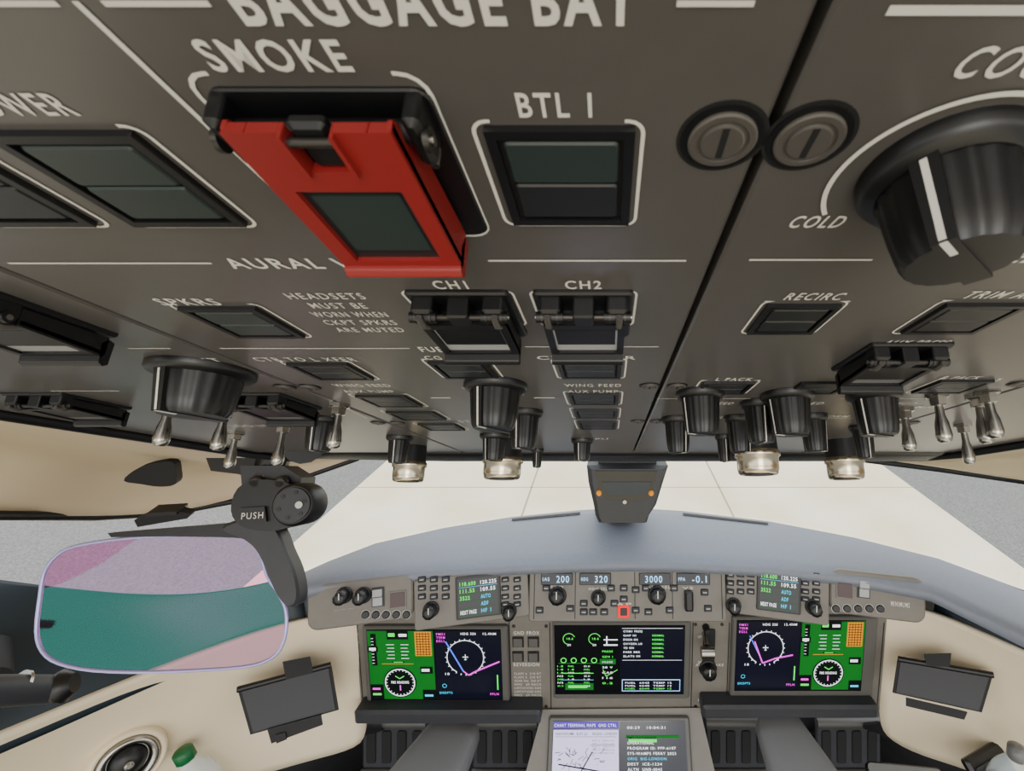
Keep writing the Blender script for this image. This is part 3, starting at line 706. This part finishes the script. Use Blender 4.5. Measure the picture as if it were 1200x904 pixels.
def pedals(cx,fl):
    k=MB(); fr=Frame(at(cx,872,1.22),(1,0,0),Yv(R(15)))
    for sx in (-1,1):
        xo=sx*.145
        k.chip(xo-.085,xo+.085,-.07,.05,-.01,.0,DARK,r=.01)
        for i in range(4):
            x=xo-.06+i*.04
            k.chip(x-.012,x+.012,-.05,.035,0,.004,SEAM,r=.006)
        k.tube([(xo-.085,.055,.0),(xo+.085,.055,.0)],.012,BEZ)
        k.tube([(xo-.085,-.072,.004),(xo+.085,-.072,.004)],.010,BEZ)
        k.tube([(xo,-.07,-.01),(xo,-.25,-.06)],.015,DARK)
    k.build('rudder_pedals',fr.M)
pedals(527,0); pedals(930,0)
def column(p0,p1,w0,w1):
    k=MB(); a=at(*p0);c=at(*p1)
    d=(c-a).normalized(); x=Vector((1,0,0)); x=(x-d*x.dot(d)).normalized(); y=d.cross(x)
    rows=[]
    for f in (0,.1,.35,.7,1.0,1.4):
        w=w0+(w1-w0)*f; p=a+(c-a)*f
        if f==0: w*=.8
        rows.append([p+x*(w*cc)+y*(w*.5*ss) for cc,ss in [(math.copysign(abs(math.cos(R(t)))**.45,math.cos(R(t))),math.copysign(abs(math.sin(R(t)))**.45,math.sin(R(t)))) for t in range(0,361,15)]])
    k.grid(rows,COLUMN)
    k.add(rows[0][:-1],[list(range(len(rows[0])-1))],COLUMN)
    k.build('control_column')
column((538,850,1.12),(503,910,1.0),.058,.075); column((907,842,1.12),(940,910,1.0),.05,.07)
# ================================================================ chart clip holders
def clip(cx,cy,t,corners,tabs,yaw,tilt,name='chart_clip_holder'):
    x=Vector((math.cos(R(yaw)),math.sin(R(yaw)),0)); back=Vector((-x.y,x.x,0)); y=Vector((0,0,1))*math.cos(R(tilt))+back*math.sin(R(tilt))
    fr=Frame(at(cx,cy,t),x,y); k=MB()
    k.prism([fr.px(*p) for p in corners],-.004,.004,BLACKM)
    q_=[Vector(fr.px(*p)) for p in corners]; m=sum(q_,Vector((0,0)))/len(q_)
    k.prism([tuple(m+(p-m)*.93) for p in q_],.004,.0055,mat('clip_face',(28,29,33),.5))
    for tb,zz in tabs: k.prism([fr.px(*p,zz) for p in tb],zz-.006,zz,BLACKM)
    e0=q_[0];e1=q_[1]; k.tube([(e0.x,e0.y,.006),(e1.x,e1.y,.006)],.006,BLACK)
    k.tube([(m.x,m.y,-.004),(m.x,m.y,-.05)],.018,BLACK)
    k.build(name,fr.M,bevel=.0015)
clip(338,815,.975,[(279,808),(388,779),(397,832),(294,861)],[([(331,776),(363,770),(367,789),(335,797)],.012),([(313,855),(376,838),(378,850),(318,872)],.010),([(322,862),(334,859),(336,867),(324,872)],.014)],28,35)
clip(1104,802,.985,[(1052,772),(1163,791),(1150,835),(1046,812)],[([(1083,767),(1115,766),(1113,782),(1086,781)],.012),([(1062,818),(1134,835),(1130,844),(1062,828)],.012)],-28,35)
# ================================================================ HUD combiner
x=Vector((1,.12,0)).normalized(); back=Vector((-x.y,x.x,0))
hud=empty('head_up_display_combiner',Matrix.Translation(at(190,710,.52)))
HF=Frame(at(190,710,.52),x,Vector((0,0,1))*math.cos(R(25))+back*math.sin(R(25)))
gl=bpy.data.materials.new('combiner_glass'); gl.use_nodes=True; nt=gl.node_tree; nt.nodes.clear()
out=nt.nodes.new('ShaderNodeOutputMaterial'); tr=nt.nodes.new('ShaderNodeBsdfTransparent'); go=nt.nodes.new('ShaderNodeBsdfGlossy'); ad=nt.nodes.new('ShaderNodeAddShader')
tr.inputs[0].default_value=(.85,.33,.66,1); go.inputs[0].default_value=(.008,.072,.056,1); go.inputs['Roughness'].default_value=.03
nt.links.new(tr.outputs[0],ad.inputs[0]); nt.links.new(go.outputs[0],ad.inputs[1]); nt.links.new(ad.outputs[0],out.inputs[0])
pts=[(47,700),(52,672),(66,652),(90,640),(150,631),(225,627),(280,629),(298,636),(306,650),(313,675),(326,695),(335,715),(335,742),(328,762),(312,775),(285,782),(230,786),(170,788),(110,786),(70,778),(50,764),(43,740)]
sm=catmull([HF.px(*p) for p in pts])
k=MB(); k.add([(p[0],p[1],0) for p in sm],[list(range(len(sm)))],gl); o=k.build('combiner_glass',HF.M); par(o,hud)
k=MB(); edge=mat('glass_edge',(165,160,215),.15,.3)
k.tube([(p[0],p[1],0) for p in sm]+[(sm[0][0],sm[0][1],0)],.0019,edge,8,cap=False); o=k.build('glass_edge',HF.M); par(o,hud)
k=MB()
h=lambda px,py,z=.006:HF.px(px,py,z)
k.prism([h(*p) for p in ((126,625),(200,619),(262,614),(300,616),(303,632),(262,630),(200,629),(130,630))],-.006,.006,BLACK)
arm=catmull([h(*p) for p in ((262,618),(285,608),(312,608),(328,622),(337,645),(347,668),(352,692),(350,708),(340,711),(330,700),(322,684),(314,664),(303,643),(288,630))])
k.prism(arm,-.010,.008,DARK,smooth=True)
m=sum((Vector(p) for p in arm),Vector((0,0)))/len(arm)
k.prism(arm,.008,.012,DARK,top=[tuple(Vector(p).lerp(m,.06)) for p in arm],smooth=True)
k.prism(catmull([h(*p) for p in ((284,572),(310,562),(350,570),(358,600),(345,616),(318,622),(288,616),(276,598))]),-.015,.014,BLACK,smooth=True)
c=h(343,592,.03); k.lathe([(.024,-.0),(.024,.026),(.021,.03)],BLACK,32,M=Tr(c[0],c[1],0)); k.lathe([(.019,.03),(.019,.032)],DARK,28,M=Tr(c[0],c[1],0))
for i in range(6):
    t=R(60*i+15); k.lathe([(.0025,.032),(.0025,.0326)],BLACK,8,M=Tr(c[0]+.014*math.cos(t),c[1]+.014*math.sin(t),0))
c=h(350,592,.034); k.lathe([(.004,.03),(.004,.034)],STEEL,14,M=Tr(c[0],c[1],0))
k.prism([h(*p,.018) for p in ((279,596),(310,594),(312,612),(282,614))],.012,.018,BLACK)
a=h(283,609,.018); c=h(309,600,.018); k.text('PUSH',a[0],c[0],a[1],c[1],.0186,WHITE,.0)
k.prism([h(*p) for p in ((280,546),(330,546),(352,560),(350,575),(300,578),(282,570))],-.03,.004,DARK)
k.prism([h(*p) for p in ((222,536),(300,536),(318,560),(290,566),(262,556),(228,552))],-.05,-.02,BLACK)
for px,py in ((300,566),(330,566)):
    c=h(px,py,.01); k.lathe([(.008,0),(.008,.012),(.005,.014)],SCREW,16,M=Tr(c[0],c[1],0))
o=k.build('arm_and_hinge',HF.M,bevel=.002); par(o,hud)
k=MB(); wx=HF.M@Vector((*h(305,570,0),-.01)); k.tube([wx,wx+Vector((.01,.03,.06)),ovw(-5.2,8.2,-.1)],.018,BLACK); o=k.build('mount_strut'); par(o,hud)
k=MB(); fr=Frame(at(182,556,.86),(1,.2,0),(0,0,1))
k.prism(catmull([fr.px(*p) for p in ((148,562),(160,550),(178,543),(204,540),(209,553),(208,566),(190,569),(168,566))]),-.01,.006,BLACKM); k.build('sun_visor_clip',fr.M,bevel=.003)
k=MB(); fr=Frame(at(192,606,.86),(1,.2,0),(0,0,1))
k.prism([fr.px(*p) for p in ((160,608),(176,600),(212,597),(226,601),(222,606),(164,616))],-.01,.006,BLACKM); k.prism([fr.px(*p) for p in ((176,598),(212,596),(212,600),(176,602))],-.02,.012,BLACK); k.build('sun_visor_rail',fr.M,bevel=.002)
k=MB(); a=at(-60,812,.60); c=at(62,808,.70); e=at(88,800,.71)
k.tube([a,a.lerp(c,.5),c],[.02,.02,.019],DARK,20); k.tube([c,c.lerp(e,.5),e],[.019,.024,.014],BLACK,20)
k.tube([at(20,806,.665),at(24,806,.668)],.022,STEEL,20); k.tube([at(-10,800,.70),at(-10,760,.76)],.022,BLACKM,14); k.build('window_crank_handle')
x=Vector((math.cos(R(52)),math.sin(R(52)),0)); back=Vector((-x.y,x.x,0))
fr=Frame(at(150,893,.875),x,Vector((0,0,1))*math.cos(R(14))+back*math.sin(R(14)))
k=MB(); k.lathe([(.058,-.06),(.057,-.01),(.054,.004),(.049,.008),(.045,.004),(.044,-.02)],CREAM,36)
k.lathe([(.044,-.01),(.044,.006),(.039,.012),(.032,.008),(.029,-.004)],STEEL,36)
k.lathe([(.028,-.005),(.025,.006),(.012,.012),(.004,.013)],BLACK,28)
k.lathe([(.007,.012),(.007,.02),(.004,.022)],STEEL,18); k.build('air_vent',fr.M)
k=MB(); bt=at(216,885,.93)
PL=bpy.data.materials.new('clear_plastic'); PL.use_nodes=True; pb=PL.node_tree.nodes['Principled BSDF']; pb.inputs['Base Color'].default_value=(.75,.85,.88,1); pb.inputs['Roughness'].default_value=.1; pb.inputs['Alpha'].default_value=.35
GC=mat('cap_green',(12,95,50),.4)
k.lathe([(.015,-.012),(.017,-.010),(.017,.008),(.014,.012),(.006,.013)],GC,30,fn=lambda t,q:1+.03*math.cos(20*t))
k.lathe([(.034,-.2),(.036,-.19),(.036,-.1),(.035,-.07),(.030,-.045),(.019,-.025),(.014,-.012)],PL,28)
k.build('water_bottle',Matrix.Translation(bt)@rot(-12,'Y'))
k=MB(); k.lathe([(.034,-.2),(.036,-.19),(.036,-.1),(.035,-.07),(.030,-.045),(.019,-.025),(.014,-.012)],PL,28); k.lathe([(.015,-.012),(.017,.008),(.006,.013)],LENSC,24)
k.build('water_bottle',Matrix.Translation(at(1192,882,.9)))
k=MB(); fr=Frame(at(1060,905,.95),(1,-.1,0),(0,.9,.4)); k.chip(-.075,.075,-.05,.012,-.004,.004,SCRN,r=.01); k.chip(-.072,.072,-.047,.009,.004,.005,LENSC,r=.008); k.build('tablet_computer',fr.M)
k=MB(); fr=Frame(at(1168,905,.96),(1,.4,0),(-.3,.6,.5)); k.chip(-.06,.05,-.05,.04,-.01,.004,BLACK,r=.006)
for i in range(5): k.box(-.05,.03,-.04+i*.014,-.035+i*.014,.004,.007,DARK)
k.build('document_pocket',fr.M)
# ================================================================ windshield glass
wg=bpy.data.materials.new('window_glass'); wg.use_nodes=True; nt=wg.node_tree; nt.nodes.clear()
out=nt.nodes.new('ShaderNodeOutputMaterial'); tr=nt.nodes.new('ShaderNodeBsdfTransparent'); go=nt.nodes.new('ShaderNodeBsdfGlossy'); ad=nt.nodes.new('ShaderNodeMixShader'); ad.inputs[0].default_value=.03
tr.inputs[0].default_value=(.96,.98,.97,1); go.inputs['Roughness'].default_value=.02
nt.links.new(tr.outputs[0],ad.inputs[1]); nt.links.new(go.outputs[0],ad.inputs[2]); nt.links.new(ad.outputs[0],out.inputs[0])
k=MB()
k.grid([[p+Vector((0,.012,0)) for p in A[:7]],[CAM+Vector((-.55+.58*i/6,.62+.0*i,-.16)) for i in range(7)]],wg); k.build('window_1')
k=MB(); k.grid([[p+Vector((0,.012,0)) for p in A[6:]],[CAM+Vector((.03+.57*i/5,.62,-.16)) for i in range(6)]],wg); k.build('window_2')
# ================================================================ OUTSIDE
gm=bpy.data.materials.new('apron'); gm.use_nodes=True; nt=gm.node_tree; bs=nt.nodes['Principled BSDF']; bs.inputs['Roughness'].default_value=.9; bs.inputs['Specular IOR Level'].default_value=.1
tc=nt.nodes.new('ShaderNodeTexCoord'); n1=nt.nodes.new('ShaderNodeTexNoise'); n1.inputs['Scale'].default_value=.9; n1.inputs['Detail'].default_value=8
rp=nt.nodes.new('ShaderNodeValToRGB'); rp.color_ramp.elements[0].position=.3; rp.color_ramp.elements[1].position=.75
rp.color_ramp.elements[0].color=lin((236,218,180)); rp.color_ramp.elements[1].color=lin((253,242,214))
nt.links.new(tc.outputs['Object'],n1.inputs['Vector']); nt.links.new(n1.outputs['Fac'],rp.inputs['Fac']); nt.links.new(rp.outputs['Color'],bs.inputs['Base Color'])
asp=mat('asphalt',(128,127,122),.95,noise=.3,nscale=45,bump=.2,spec=.1)
GZ=CAM.z-3.5
k=MB(); k.box(-80,80,-60,120,GZ-.2,GZ-.02,asp); k.build('ground')
k=MB(); k.box(-4.1,4.95,-60,120,GZ-.02,GZ,gm)
jt=mat('joint',(170,158,134),.9)
for X in (-1.25,1.8): k.box(X-.014,X+.014,-60,120,GZ,GZ+.002,jt)
for j in range(-8,20): k.box(-4.1,4.95,2.1+j*4.8,2.12+j*4.8,GZ,GZ+.002,jt)
k.build('taxiway_pavement')
# ================================================================ LIGHT
w=bpy.data.worlds.new('sky'); bpy.context.scene.world=w; w.use_nodes=True; nt=w.node_tree
bg=nt.nodes['Background']; tcw=nt.nodes.new('ShaderNodeTexCoord'); sp=nt.nodes.new('ShaderNodeSeparateXYZ'); rw=nt.nodes.new('ShaderNodeValToRGB')
rw.color_ramp.elements[0].position=.45; rw.color_ramp.elements[0].color=(1,.98,.94,1); rw.color_ramp.elements[1].position=1; rw.color_ramp.elements[1].color=(.82,.88,.97,1)
mp_=nt.nodes.new('ShaderNodeMath'); mp_.operation='MULTIPLY_ADD'; mp_.inputs[1].default_value=.5; mp_.inputs[2].default_value=.5
nt.links.new(tcw.outputs['Generated'],sp.inputs[0]); nt.links.new(sp.outputs['Z'],mp_.inputs[0]); nt.links.new(mp_.outputs[0],rw.inputs['Fac']); nt.links.new(rw.outputs['Color'],bg.inputs['Color'])
bg.inputs['Strength'].default_value=2.7
def area(name,loc,target,size,power,col=(1,.97,.92)):
    l=bpy.data.lights.new(name,'AREA'); l.energy=power; l.size=size; l.color=col; o=bpy.data.objects.new(name,l); bpy.context.scene.collection.objects.link(o)
    o.location=loc; o.rotation_euler=(Vector(target)-Vector(loc)).to_track_quat('-Z','Y').to_euler()
area('added_fill_light',CAM+Vector((.1,-1.0,.1)),CAM+Vector((0,.8,-.6)),.5,6)  # unseen fill lamp added behind the camera to brighten the interior
# ================================================================ CAMERA
cd=bpy.data.cameras.new('camera'); cam=bpy.data.objects.new('camera',cd); bpy.context.scene.collection.objects.link(cam)
cam.location=CAM; cam.rotation_euler=(math.pi/2-PITCH,0,0)
cd.sensor_fit='HORIZONTAL'; cd.sensor_width=36; cd.lens=36*F/1200; cd.shift_x=-(CX-600)/1200; cd.clip_start=.003; cd.clip_end=500
cd.dof.use_dof=True; cd.dof.focus_distance=.5; cd.dof.aperture_fstop=45
bpy.context.scene.camera=cam
